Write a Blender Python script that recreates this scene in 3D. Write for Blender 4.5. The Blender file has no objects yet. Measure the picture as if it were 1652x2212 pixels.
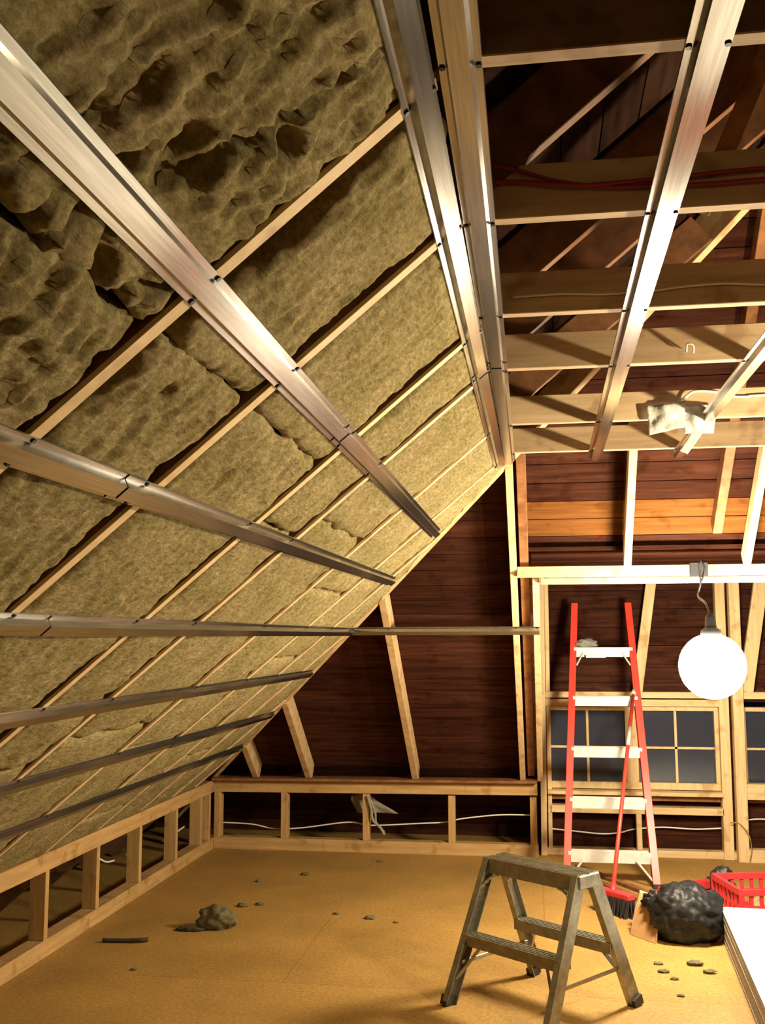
import bpy, bmesh, math, random
from mathutils import Vector, Matrix, noise

scene = bpy.context.scene
COL = scene.collection
random.seed(7)

# ------------------------------------------------------------------ camera
F_PX = 2200.0
YAW, PITCH, ROLL = math.radians(8.61), math.radians(7.06), math.radians(-0.15)
EYE = Vector((0, 0, 1.6))
fw = Vector((-math.sin(YAW) * math.cos(PITCH), math.cos(YAW) * math.cos(PITCH), math.sin(PITCH)))
r0 = Vector((math.cos(YAW), math.sin(YAW), 0))
u0 = r0.cross(fw)
rt = math.cos(ROLL) * r0 + math.sin(ROLL) * u0
up = -math.sin(ROLL) * r0 + math.cos(ROLL) * u0
cam_data = bpy.data.cameras.new('camera')
cam_data.sensor_fit = 'HORIZONTAL'
cam_data.sensor_width = 36.0
cam_data.lens = F_PX / 1652.0 * 36.0
cam_data.clip_start = 0.02
cam = bpy.data.objects.new('camera', cam_data)
M = Matrix((rt, up, -fw)).transposed().to_4x4()
M.translation = EYE
cam.matrix_world = M
COL.objects.link(cam)
scene.camera = cam

# ------------------------------------------------------------------ world and light
world = bpy.data.worlds.new('night')
world.use_nodes = True
world.node_tree.nodes['Background'].inputs[0].default_value = (0.10, 0.12, 0.20, 1)
world.node_tree.nodes['Background'].inputs[1].default_value = 0.02
scene.world = world
vs = scene.view_settings
vs.view_transform = 'Standard'
vs.look = 'None'
vs.gamma = 1.0
vs.use_curve_mapping = False
vs.exposure = 0.0

STAND_LAMP = Vector((1.62, 3.14, 1.94))
HUNG_LAMP = Vector((0.893, 5.56, 1.45))
STAND_W, STAND_BEAM_W, HUNG_W = 150.0, 115.0, 310.0
STAND_COL, HUNG_COL = (1.0, 0.80, 0.50), (1.0, 0.86, 0.62)


def lamp(name, loc, watt, col, size):
    l = bpy.data.lights.new(name, 'POINT')
    l.energy = watt
    l.color = col
    l.shadow_soft_size = size
    o = bpy.data.objects.new(name, l)
    o.location = loc
    COL.objects.link(o)
    return o


# ------------------------------------------------------------------ materials
def new_mat(name):
    m = bpy.data.materials.new(name)
    m.use_nodes = True
    nt = m.node_tree
    return m, nt, nt.nodes['Principled BSDF']


def ramp(nt, fac, stops):
    r = nt.nodes.new('ShaderNodeValToRGB')
    el = r.color_ramp.elements
    el[0].position, el[0].color = stops[0][0], (*stops[0][1], 1)
    el[1].position, el[1].color = stops[-1][0], (*stops[-1][1], 1)
    for p, c in stops[1:-1]:
        e = el.new(p)
        e.color = (*c, 1)
    nt.links.new(fac, r.inputs[0])
    return r.outputs[0]


def coords(nt, scale=(1, 1, 1), rot=(0, 0, 0)):
    tc = nt.nodes.new('ShaderNodeNewGeometry')
    mp = nt.nodes.new('ShaderNodeMapping')
    mp.inputs['Scale'].default_value = scale
    mp.inputs['Rotation'].default_value = rot
    nt.links.new(tc.outputs['Position'], mp.inputs[0])
    return mp.outputs[0]


def noise_tex(nt, vec, scale, detail=6, rough=.6):
    n = nt.nodes.new('ShaderNodeTexNoise')
    n.inputs['Scale'].default_value = scale
    n.inputs['Detail'].default_value = detail
    n.inputs['Roughness'].default_value = rough
    if vec is not None:
        nt.links.new(vec, n.inputs['Vector'])
    return n.outputs['Fac']


def bump(nt, p, h, strength=.4, dist=.01):
    b = nt.nodes.new('ShaderNodeBump')
    b.inputs['Strength'].default_value = strength
    b.inputs['Distance'].default_value = dist
    nt.links.new(h, b.inputs['Height'])
    nt.links.new(b.outputs[0], p.inputs['Normal'])


def wood(name, dark, light, rough=.65, axis='x', island=False, ang=0.0):
    m, nt, p = new_mat(name)
    sc = {'x': (1.2, 14, 14), 'y': (14, 1.2, 14), 'z': (14, 14, 1.2), 'n': (6, 6, 6)}[axis]
    v = coords(nt, sc)
    n1 = noise_tex(nt, v, 2.2, 6, .6)
    c = ramp(nt, n1, [(.3, dark), (.7, light)])
    # knots and stains with a shape of their own
    k = noise_tex(nt, coords(nt), 9, 2, .5)
    mx = nt.nodes.new('ShaderNodeMixRGB')
    mx.blend_type = 'MULTIPLY'
    mx.inputs[0].default_value = .55
    nt.links.new(c, mx.inputs[1])
    nt.links.new(ramp(nt, k, [(.32, (.55, .42, .32)), (.42, (1, 1, 1))]), mx.inputs[2])
    out = mx.outputs[0]
    if island:
        g = nt.nodes.new('ShaderNodeNewGeometry')
        mx2 = nt.nodes.new('ShaderNodeMixRGB')
        mx2.blend_type = 'MULTIPLY'
        mx2.inputs[0].default_value = 1
        nt.links.new(out, mx2.inputs[1])
        nt.links.new(ramp(nt, g.outputs['Random Per Island'], [(0, (.55, .50, .48)), (1, (1.15, 1.1, 1.05))]), mx2.inputs[2])
        out = mx2.outputs[0]
    nt.links.new(out, p.inputs['Base Color'])
    p.inputs['Roughness'].default_value = rough
    p.inputs['Specular IOR Level'].default_value = 0.0 if island else .25
    bump(nt, p, n1, .25, .004)
    return m


PINE_X = wood('new_pine_x', (.58, .40, .19), (.78, .59, .33), axis='x')
PINE_Y = wood('new_pine_y', (.58, .40, .19), (.78, .59, .33), axis='y')
PINE_Z = wood('new_pine_z', (.58, .40, .19), (.78, .59, .33), axis='z')
KNEE_X = wood('orange_pine_x', (.40, .24, .085), (.60, .38, .16), axis='x')
KNEE_Y = wood('orange_pine_y', (.40, .24, .085), (.60, .38, .16), axis='y')
KNEE_Z = wood('orange_pine_z', (.40, .24, .085), (.60, .38, .16), axis='z')
PINE_N = wood('new_pine_n', (.60, .43, .22), (.80, .62, .37), axis='n')
RAFT = wood('rafter_pine', (.46, .30, .14), (.66, .46, .24), axis='n')
RAFT_SHADE = wood('shade_dark_rafter_wood', (.085, .038, .016), (.20, .090, .036), axis='n')  # rafter wood darkened, attic shade put into the colour
OLD = wood('old_rafter_wood', (.16, .065, .022), (.32, .145, .055), axis='n')
DECK_X = wood('old_boards_x', (.030, .011, .008), (.085, .034, .020), axis='x', island=True)
BOARD_ORANGE = wood('orange_boards', (.12, .050, .014), (.22, .095, .030), axis='x', island=True)  # paler orange tone for a band of boards above the header
DECK_Y = wood('old_boards_y', (.012, .007, .006), (.035, .018, .012), axis='y', island=True)
JOIST = wood('joist_wood', (.44, .31, .18), (.64, .48, .30), axis='x')

# sub-floor panels
m, nt, p = new_mat('subfloor_panel')
n_a = noise_tex(nt, coords(nt), 55, 5, .7)
n_b = noise_tex(nt, coords(nt), 1.6, 4, .6)
mx = nt.nodes.new('ShaderNodeMixRGB')
mx.blend_type = 'MULTIPLY'
mx.inputs[0].default_value = 1
nt.links.new(ramp(nt, n_a, [(.3, (.32, .185, .045)), (.7, (.54, .34, .105))]), mx.inputs[1])
nt.links.new(ramp(nt, n_b, [(.35, (.80, .76, .70)), (.65, (1.05, 1.0, .95))]), mx.inputs[2])
br = nt.nodes.new('ShaderNodeTexBrick')
br.inputs['Scale'].default_value = 1
br.inputs['Brick Width'].default_value = 2.44
br.inputs['Row Height'].default_value = 1.22
br.inputs['Mortar Size'].default_value = .003
br.inputs['Color1'].default_value = (1, 1, 1, 1)
br.inputs['Color2'].default_value = (.93, .93, .93, 1)
br.inputs['Mortar'].default_value = (.72, .68, .64, 1)
nt.links.new(coords(nt), br.inputs['Vector'])
mx2 = nt.nodes.new('ShaderNodeMixRGB')
mx2.blend_type = 'MULTIPLY'
mx2.inputs[0].default_value = 1
nt.links.new(mx.outputs[0], mx2.inputs[1])
nt.links.new(br.outputs['Color'], mx2.inputs[2])
nt.links.new(mx2.outputs[0], p.inputs['Base Color'])
p.inputs['Roughness'].default_value = .6
p.inputs['Specular IOR Level'].default_value = .3
bump(nt, p, n_a, .15, .003)
FLOOR = m

# mineral wool
m, nt, p = new_mat('mineral_wool')
v = coords(nt, (1, 1, 1), (0, math.radians(40), 0))
fib = noise_tex(nt, coords(nt, (1.0, .45, 1.0), (0, math.radians(40), .3)), 75, 8, .75)
big = noise_tex(nt, v, 5, 5, .6)
mx = nt.nodes.new('ShaderNodeMixRGB')
mx.blend_type = 'MULTIPLY'
mx.inputs[0].default_value = 1
nt.links.new(ramp(nt, fib, [(.30, (.17, .125, .045)), (.5, (.38, .31, .145)), (.70, (.60, .52, .30))]), mx.inputs[1])
nt.links.new(ramp(nt, big, [(.32, (.72, .74, .60)), (.6, (1.02, 1.0, 1.0))]), mx.inputs[2])
nt.links.new(mx.outputs[0], p.inputs['Base Color'])
p.inputs['Roughness'].default_value = .95
p.inputs['Specular IOR Level'].default_value = .1
bump(nt, p, fib, .9, .012)
WOOL = m


def plain(name, col, rough=.5, metal=0.0, nscale=30, var=.15, bmp=0.0, spec=.5):
    m, nt, p = new_mat(name)
    n = noise_tex(nt, coords(nt), nscale, 4, .6)
    nt.links.new(ramp(nt, n, [(.3, tuple(c * (1 - var) for c in col)), (.7, tuple(min(1, c * (1 + var)) for c in col))]), p.inputs['Base Color'])
    p.inputs['Roughness'].default_value = rough
    p.inputs['Metallic'].default_value = metal
    p.inputs['Specular IOR Level'].default_value = spec
    if bmp:
        bump(nt, p, n, bmp, .004)
    return m


# galvanised steel with fine knurling along the strip
m, nt, p = new_mat('galvanised_steel')
n = noise_tex(nt, coords(nt, (60, 1.5, 60)), 3, 4, .6)
nt.links.new(ramp(nt, n, [(.3, (.29, .29, .28)), (.7, (.46, .46, .44))]), p.inputs['Base Color'])
p.inputs['Metallic'].default_value = .95
p.inputs['Roughness'].default_value = .19
p.inputs['Anisotropic'].default_value = .85
p.inputs['Anisotropic Rotation'].default_value = .25
tv = nt.nodes.new('ShaderNodeCombineXYZ')
tv.inputs[1].default_value = 1.0
nt.links.new(tv.outputs[0], p.inputs['Tangent'])
STEEL = m

ALU = plain('worn_aluminium', (.34, .32, .255), .42, .7, 25, .25)
ALU_L = plain('pale_step_aluminium', (.62, .61, .56), .5, .15, 20, .12)
RED = plain('red_fibreglass', (.80, .055, .035), .4, 0, 20, .12)
RED_P = plain('red_plastic', (.62, .035, .045), .45, 0, 20, .15)
BLACK = plain('black_plastic', (.025, .026, .030), .5, 0, 20, .2)
BAGM = plain('black_bag_plastic', (.014, .014, .015), .5, 0, 14, .4, .5, .3)
WHITE = plain('white_board', (.86, .86, .84), .7, 0, 8, .03)
EDGE = plain('shaded_board_edge', (.32, .29, .25), .8, 0, 20, .15)  # shade on the stack's side faces, put into the colour
WIRE = plain('white_cable', (.80, .78, .72), .5, 0, 20, .05)
RWIRE = plain('dark_red_cable', (.30, .02, .03), .5, 0, 20, .1)
CARD = plain('brown_cardboard', (.36, .19, .07), .8, 0, 20, .15)
DARK = plain('dark_scrap', (.05, .04, .02), .9, 0, 30, .3)
DIRTY = plain('dirty_wool', (.13, .11, .05), .95, 0, 40, .4, .4)
STRAP = plain('dull_strap', (.30, .26, .20), .7, 0, 20, .1)
SCREW = plain('dark_screw', (.03, .03, .03), .4, .6, 30, .1)
GLASS, nt, p = new_mat('night_window_glass')
p.inputs['Base Color'].default_value = (.035, .040, .060, 1)
p.inputs['Roughness'].default_value = .12
p.inputs['Specular IOR Level'].default_value = .6
n = noise_tex(nt, coords(nt), 3, 2, .5)
bump(nt, p, n, .05, .01)
FILM, nt, p = new_mat('clear_plastic_film')
p.inputs['Base Color'].default_value = (.80, .81, .78, 1)
p.inputs['Roughness'].default_value = .35
p.inputs['Transmission Weight'].default_value = .12
n = noise_tex(nt, coords(nt), 30, 4, .6)
bump(nt, p, n, .6, .01)
GLOW, nt, p = new_mat('glowing_bulb')
p.inputs['Emission Color'].default_value = (1, .93, .80, 1)
p.inputs['Emission Strength'].default_value = 60.0
n = noise_tex(nt, coords(nt), 3)
GLOBE, nt, p = new_mat('glowing_globe')
p.inputs['Emission Color'].default_value = (*HUNG_COL, 1)
p.inputs['Emission Strength'].default_value = HUNG_W / (math.pi * 4 * math.pi * .17 ** 2)
REFL = plain('bright_reflector', (.93, .92, .88), .45, .2, 10, .03)


# ------------------------------------------------------------------ mesh helpers
def frame(d, upv):
    d = d.normalized()
    s = d.cross(upv)
    if s.length < 1e-5:
        s = d.cross(Vector((1, 0, 0)))
    s.normalize()
    return d, s, s.cross(d).normalized()


def add_bar(bm, a, b, w, h, upv=(0, 0, 1), anchor=(0, 0)):
    """bar from a to b; w across, h along upv; anchor shifts by half sizes."""
    a, b = Vector(a), Vector(b)
    d, s, u = frame(b - a, Vector(upv))
    off = s * (anchor[0] * w / 2) + u * (anchor[1] * h / 2)
    vs = []
    for q in (a, b):
        for i, j in ((-1, -1), (1, -1), (1, 1), (-1, 1)):
            vs.append(bm.verts.new(q + off + s * (i * w / 2) + u * (j * h / 2)))
    for f in ((3, 2, 1, 0), (4, 5, 6, 7), (0, 1, 5, 4), (1, 2, 6, 5), (2, 3, 7, 6), (3, 0, 4, 7)):
        bm.faces.new([vs[i] for i in f])
    return vs


def add_box(bm, lo, hi):
    lo, hi = Vector(lo), Vector(hi)
    vs = [bm.verts.new((x, y, z)) for z in (lo.z, hi.z) for x, y in ((lo.x, lo.y), (hi.x, lo.y), (hi.x, hi.y), (lo.x, hi.y))]
    for f in ((3, 2, 1, 0), (4, 5, 6, 7), (0, 1, 5, 4), (1, 2, 6, 5), (2, 3, 7, 6), (3, 0, 4, 7)):
        bm.faces.new([vs[i] for i in f])


def smooth_path(pts, n=6):
    pts = [Vector(q) for q in pts]
    out = []
    for i in range(len(pts) - 1):
        p0 = pts[max(i - 1, 0)]
        p1, p2 = pts[i], pts[i + 1]
        p3 = pts[min(i + 2, len(pts) - 1)]
        for k in range(n):
            t = k / n
            out.append(.5 * ((2 * p1) + (p2 - p0) * t + (2 * p0 - 5 * p1 + 4 * p2 - p3) * t * t + (-p0 + 3 * p1 - 3 * p2 + p3) * t ** 3))
    out.append(pts[-1])
    return out


def add_tube(bm, pts, r, seg=8, cap=True, r1=None):
    pts = [Vector(q) for q in pts]
    rings = []
    for i, q in enumerate(pts):
        d = (pts[min(i + 1, len(pts) - 1)] - pts[max(i - 1, 0)])
        d, s, u = frame(d, Vector((0.13, 0.21, 1)))
        rr = r if r1 is None else r + (r1 - r) * i / (len(pts) - 1)
        rings.append([bm.verts.new(q + (s * math.cos(2 * math.pi * k / seg) + u * math.sin(2 * math.pi * k / seg)) * rr) for k in range(seg)])
    for a, b in zip(rings, rings[1:]):
        for k in range(seg):
            f = bm.faces.new((a[k], a[(k + 1) % seg], b[(k + 1) % seg], b[k]))
            f.smooth = True
    if cap:
        bm.faces.new(rings[0][::-1])
        bm.faces.new(rings[-1])


def add_loft(bm, prof, a, b, n, closed=False, cross=None):
    """sweep a profile [(s,u)] from a to b; n = outward axis (u)."""
    a, b, n = Vector(a), Vector(b), Vector(n).normalized()
    d = (b - a).normalized()
    s = d.cross(n).normalized() if cross is None else Vector(cross)
    r = [[bm.verts.new(q + s * x + n * y) for x, y in prof] for q in (a, b)]
    m_ = len(prof)
    for k in range(m_ if closed else m_ - 1):
        bm.faces.new((r[0][k], r[0][(k + 1) % m_], r[1][(k + 1) % m_], r[1][k]))
    if closed:
        bm.faces.new(r[0][::-1])
        bm.faces.new(r[1])


def obj(name, bm, mat, parent=None, bevel=0.0, loc=None, solid=0.0):
    bmesh.ops.recalc_face_normals(bm, faces=bm.faces[:])
    base = parent.location.copy() if parent is not None and loc is None else None
    if parent is None:
        if loc is None:
            xs = [v.co for v in bm.verts]
            lo = Vector([min(c[i] for c in xs) for i in range(3)])
            hi = Vector([max(c[i] for c in xs) for i in range(3)])
            loc = Vector(((lo.x + hi.x) / 2, (lo.y + hi.y) / 2, lo.z))
        base = Vector(loc)
    else:
        q, base = parent, Vector((0, 0, 0))
        while q is not None:
            base += q.location
            q = q.parent
    bmesh.ops.translate(bm, verts=bm.verts[:], vec=-base)
    me = bpy.data.meshes.new(name)
    bm.to_mesh(me)
    bm.free()
    me.materials.append(mat)
    o = bpy.data.objects.new(name, me)
    COL.objects.link(o)
    if parent is None:
        o.location = base
    else:
        o.parent = parent
    if bevel:
        b = o.modifiers.new('bevel', 'BEVEL')
        b.width = bevel
        b.segments = 1
        b.limit_method = 'ANGLE'
    if solid:
        b = o.modifiers.new('solid', 'SOLIDIFY')
        b.thickness = solid
        b.offset = 0
    return o


def tag(o, label, cat, group=None, kind=None):
    if label:
        o['label'] = label
    if cat:
        o['category'] = cat
    if group:
        o['group'] = group
    if kind:
        o['kind'] = kind
    return o


def thing(name, loc, label, cat, group=None):
    o = bpy.data.objects.new(name, None)
    o.empty_display_size = .1
    o.location = loc
    COL.objects.link(o)
    return tag(o, label, cat, group)


def struct(name, bm, mat, label=None):
    o = obj(name, bm, mat)
    o['kind'] = 'structure'
    if label:
        o['label'] = label
    return o


def one(name, a, b, w, h, mat, upv=(0, 0, 1), anchor=(0, 0), parent=None, bevel=.002):
    bm = bmesh.new()
    add_bar(bm, a, b, w, h, upv, anchor)
    return obj(name, bm, mat, parent, bevel)


# ------------------------------------------------------------------ roof geometry
A0 = Vector((-2.5, 0, .53))
TS = Vector((math.cos(math.radians(39.877)), 0, math.sin(math.radians(39.877))))   # up the left slope
NS = Vector((TS.z, 0, -TS.x))                                                    # into the room
KH = .788


def S(y, s, h=0.0):
    """left slope: distance along the room, distance up the slope, height off the rafter faces into the room"""
    return Vector((A0.x, y, A0.z)) + TS * s + NS * h


def s_hip(y):
    return 3.073 - 1.229 * (y - 5.29)


THU = Vector((0, -1, KH)).normalized()      # up the end slope
NHU = Vector((0, -KH, -1)).normalized()     # into the room


def Hp(x, z, h=0.0):
    return Vector((x, 5.29 + (2.5 - z) / KH, z)) + NHU * h


RIDGE_X, RIDGE_Z = 1.30, 3.704
RIDGE_S = (RIDGE_X + 2.5) / TS.x

# ------------------------------------------------------------------ structure
bm = bmesh.new()
add_box(bm, (-3.3, -2.2, -.06), (5.9, 8.7, 0))
struct('floor', bm, FLOOR)

# left roof deck, boards along the room
bm = bmesh.new()
s = -1.0
while s < RIDGE_S:
    s2 = min(s + .150, RIDGE_S)
    sm = (s + s2) / 2
    yend = min(8.9, 5.29 + (3.073 - s) / 1.229 + .22)
    add_bar(bm, S(-2.2, sm, -.165), S(yend, sm, -.165), s2 - s - .006, .02, NS)
    s = s2
struct('wall_left', bm, DECK_Y)

# right roof deck (mirror about the ridge)
bm = bmesh.new()
s = -1.0
while s < RIDGE_S:
    s2 = min(s + .150, RIDGE_S)
    sm = (s + s2) / 2
    yend = min(8.9, 5.29 + (3.073 - s) / 1.229 + .22)
    pa, pb = S(-2.2, sm, -.165), S(yend, sm, -.165)
    pa.x, pb.x = 2 * RIDGE_X - pa.x, 2 * RIDGE_X - pb.x
    add_bar(bm, pa, pb, s2 - s - .006, .02, (-NS.x, 0, NS.z))
    s = s2
struct('wall_right', bm, DECK_Y)

# end (hip) roof deck with the dormer opening
DX0, DX1 = -.03, 2.9
bm = bmesh.new()
orangeb = []
z = -.1
dz = .14 * THU.z
while z < RIDGE_Z + .1:
    zm = z + dz / 2
    half = (RIDGE_Z + .12 - zm) / .835 + .05
    x0, x1 = max(RIDGE_X - half, -3.3), min(RIDGE_X + half, 5.9)
    spans = [(x0, x1)]
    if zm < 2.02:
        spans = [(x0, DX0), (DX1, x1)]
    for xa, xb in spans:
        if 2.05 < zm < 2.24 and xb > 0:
            orangeb.append((max(xa, -.06), xb, zm))
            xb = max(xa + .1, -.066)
        add_bar(bm, Hp(xa, zm, -.155), Hp(xb, zm, -.155), .134, .02, NHU)
    z += dz
struct('wall_back', bm, DECK_X)
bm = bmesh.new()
for xa, xb, zm in orangeb:
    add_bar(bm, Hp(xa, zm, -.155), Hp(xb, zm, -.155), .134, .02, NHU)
struct('trim_3', bm, BOARD_ORANGE)

# dormer: outer wall boards with window holes, lid and cheeks
WY = 7.93
bm = bmesh.new()
z = 0.0
while z < 2.2:
    zt = min(z + .14, 2.2)
    if zt <= .47 or z >= 1.10:
        add_box(bm, (DX0 - .02, WY + .12, z), (DX1, WY + .14, zt - .004))
    else:
        for xa, xb in ((DX0 - .02, .06), (1.29, 1.49), (2.72, DX1)):
            add_box(bm, (xa, WY + .12, z), (xb, WY + .14, zt - .004))
    z = zt
struct('wall_dormer', bm, DECK_X)
bm = bmesh.new()
y = 5.95
while y < 8.05:
    add_box(bm, (DX0 - .02, y, 2.10), (DX1, y + .134, 2.12))
    y += .14
struct('ceiling', bm, DECK_X)
for nm, x in (('wall_dormer_left', DX0 - .05), ('wall_dormer_right', DX1)):
    bm = bmesh.new()
    z = .4
    while z < 2.1:
        zt = z + .14
        ys = 5.29 + (2.5 - z) / KH + .24
        add_box(bm, (x, min(ys, 8.0), z), (x + .02, 8.05, zt - .004))
        z = zt
    struct(nm, bm, DECK_Y)

# gable behind the camera
bm = bmesh.new()
z = 0
while z < 3.9:
    half = min(4.6, (RIDGE_Z + .3 - z) / .835 + .1)
    add_box(bm, (RIDGE_X - half, -2.22, z), (RIDGE_X + half, -2.2, z + .144))
    z += .15
struct('wall_front', bm, DECK_X)

# outer kerb boards that close the eaves
bm = bmesh.new()
add_box(bm, (-3.3, -2.2, 0), (-3.27, 8.7, .12))
struct('trim_1', bm, DECK_Y)
bm = bmesh.new()
add_box(bm, (-3.3, 8.58, 0), (5.9, 8.61, .12))
struct('trim_2', bm, DECK_X)

# ------------------------------------------------------------------ left slope rafters
RY = [-.20, .38, .80, 1.56, 2.13, 2.905, 3.41, 4.30, 5.08, 5.72, 6.34, 6.95, 7.42]
ordn = ['first', 'second', 'third', 'fourth', 'fifth', 'sixth', 'seventh', 'eighth', 'ninth', 'tenth', 'eleventh', 'twelfth', 'thirteenth']
desc = {
    1.56: 'nearest fully visible pine rafter of the left slope, wide dark gap below it',
    2.13: 'second visible pine rafter of the left slope, between the two torn batts',
    2.905: 'third visible pine rafter of the left slope, half covered by wool near the ceiling',
    3.41: 'fourth visible pine rafter of the left slope, meeting the corner channel splice',
    4.30: 'fifth visible pine rafter of the left slope, short of the far end',
    5.08: 'last long pine rafter of the left slope before the hip',
    5.72: 'longest jack rafter of the left slope, under the hip past the channel ends',
    6.34: 'second jack rafter of the left slope past the last long rafter',
    6.95: 'third jack rafter of the left slope, low near the back corner',
    7.42: 'shortest jack rafter of the left slope, in the back corner',
}
for y in RY:
    if y < .9:
        continue
    top = min(RIDGE_S, s_hip(y) - .03)
    lab = desc.get(y, 'pine rafter of the left slope at the upper left picture corner')
    o = thing('rafter', S(y, -.84), lab, 'rafter', 'rafters of the left slope')
    one('rafter_timber', S(y, -.84, -.010), S(y, top, -.010), .038, .135, RAFT_SHADE, NS, (0, -1), o)
    fs = one('lit_face_strip', S(y, -.12), S(y, min(3.07, top)), .038, .010, PINE_N, NS, (0, -1), o, .001)  # added strip: lit rafter face painted pale over the shade-dark timber
    fs['label'] = 'added pale strip painting the rafter face as lit'

# hip rafter along the diagonal where the slopes meet
o = one('hip_rafter', Vector((-2.98, 8.30, .13)), Vector((RIDGE_X - .03, 3.80, RIDGE_Z - .03)), .04, .15, RAFT, (0, 0, 1), (0, 1))
tag(o, 'pale hip rafter running diagonally where the wool slope meets the dark end slope', 'rafter')

# ------------------------------------------------------------------ mineral wool batts
def batt(y0, y1, s0, s1, seed, step=.02, g0=.0, g1=.0, rough=.018, sag=0.0, tear=0.0):
    """one batt filling a bay; g0/g1: gap left at the near/far rafter"""
    bm = bmesh.new()
    ny = max(8, int((y1 - y0) / step))
    ns = max(8, int((s1 - s0) / step))
    sd = Vector((seed * 13.7, seed * 7.3, seed * 3.1))
    grid = []
    for j in range(ns + 1):
        row = []
        for i in range(ny + 1):
            u, v = i / ny, j / ns
            s_ = s0 + (s1 - s0) * v
            wob0 = noise.fractal(Vector((s_ * 5, 0, seed)), 1, 2, 3) * .012 + g0 * max(.12, .62 + noise.noise(Vector((s_ * 3.1, 4, seed))) * 1.3)
            wob1 = noise.fractal(Vector((s_ * 5, 9, seed)), 1, 2, 3) * .012 + g1 * max(.12, .62 + noise.noise(Vector((s_ * 2.7, 8, seed))) * 1.3)
            ya = y0 + max(0, wob0 + .002)
            yb = y1 - max(0, wob1 + .002)
            y_ = ya + (yb - ya) * u
            endw = noise.fractal(Vector((y_ * 6, 3, seed)), 1, 2, 3) * .02
            s_ = s_ + endw * (1 if v > .5 else -1) * abs(2 * v - 1)
            sl_ = min(s_, s_hip(y_) - .05)
            pnt = Vector((y_, sl_, 0)) + sd
            h = noise.fractal(pnt * 3.2, 1.0, 2.0, 2) * rough * .55
            h += noise.fractal(Vector((pnt.x * 26, pnt.y * 13, 2)), .8, 2.0, 4) * rough * .55
            h += noise.noise(pnt * 48) * .0035 + noise.noise(Vector((pnt.x * 20, pnt.y * 60, 1))) * .0025
            hole = noise.noise(pnt * 11 + Vector((0, 0, 5)))
            if hole > .54:
                h -= (hole - .54) * .10
            if tear:
                # torn creases running up the slope
                t_ = abs(noise.fractal(Vector((pnt.x * 3.0, pnt.y * 1.1, 9)), 1, 2, 3))
                g_ = noise.noise(Vector((pnt.x * 1.3, pnt.y * 1.6, 4)))
                if g_ > -.05:
                    h -= max(0, 1 - t_ / .045) * tear * .8 * min(1, (g_ + .05) * 5)
                    h += abs(noise.fractal(pnt * 15, .9, 2, 3)) * min(1, (g_ + .05) * 4) * tear * .35
            e = min(u * (yb - ya), (1 - u) * (yb - ya))
            e2 = min(v, 1 - v) * (s1 - s0)
            h -= .022 * math.exp(-e / .010) + .018 * math.exp(-e2 / .012)
            h += sag * math.sin(math.pi * u) - .005
            near_ch = min(abs(sl_ - c_) for c_ in (3.03, 2.558, 2.163, 1.728, 1.318, .87, .45))
            lim = -.002 if near_ch < .045 else min(.03, -.002 + (near_ch - .045) * .6)
            h = min(h, lim)
            row.append(bm.verts.new(S(y_, sl_, h)))
        grid.append(row)
    for j in range(ns):
        for i in range(ny):
            f = bm.faces.new((grid[j][i], grid[j][i + 1], grid[j + 1][i + 1], grid[j + 1][i]))
            f.smooth = True
    # skirt towards the deck
    rim = [grid[0][i] for i in range(ny + 1)] + [grid[j][ny] for j in range(1, ns + 1)] + \
          [grid[ns][i] for i in range(ny - 1, -1, -1)] + [grid[j][0] for j in range(ns - 1, 0, -1)]
    low = [bm.verts.new(v_.co - NS * .10) for v_ in rim]
    for k in range(len(rim)):
        bm.faces.new((rim[k], rim[(k + 1) % len(rim)], low[(k + 1) % len(rim)], low[k]))
    bmesh.ops.remove_doubles(bm, verts=bm.verts[:], dist=.0004)
    return obj('insulation_batt', bm, WOOL)


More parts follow.
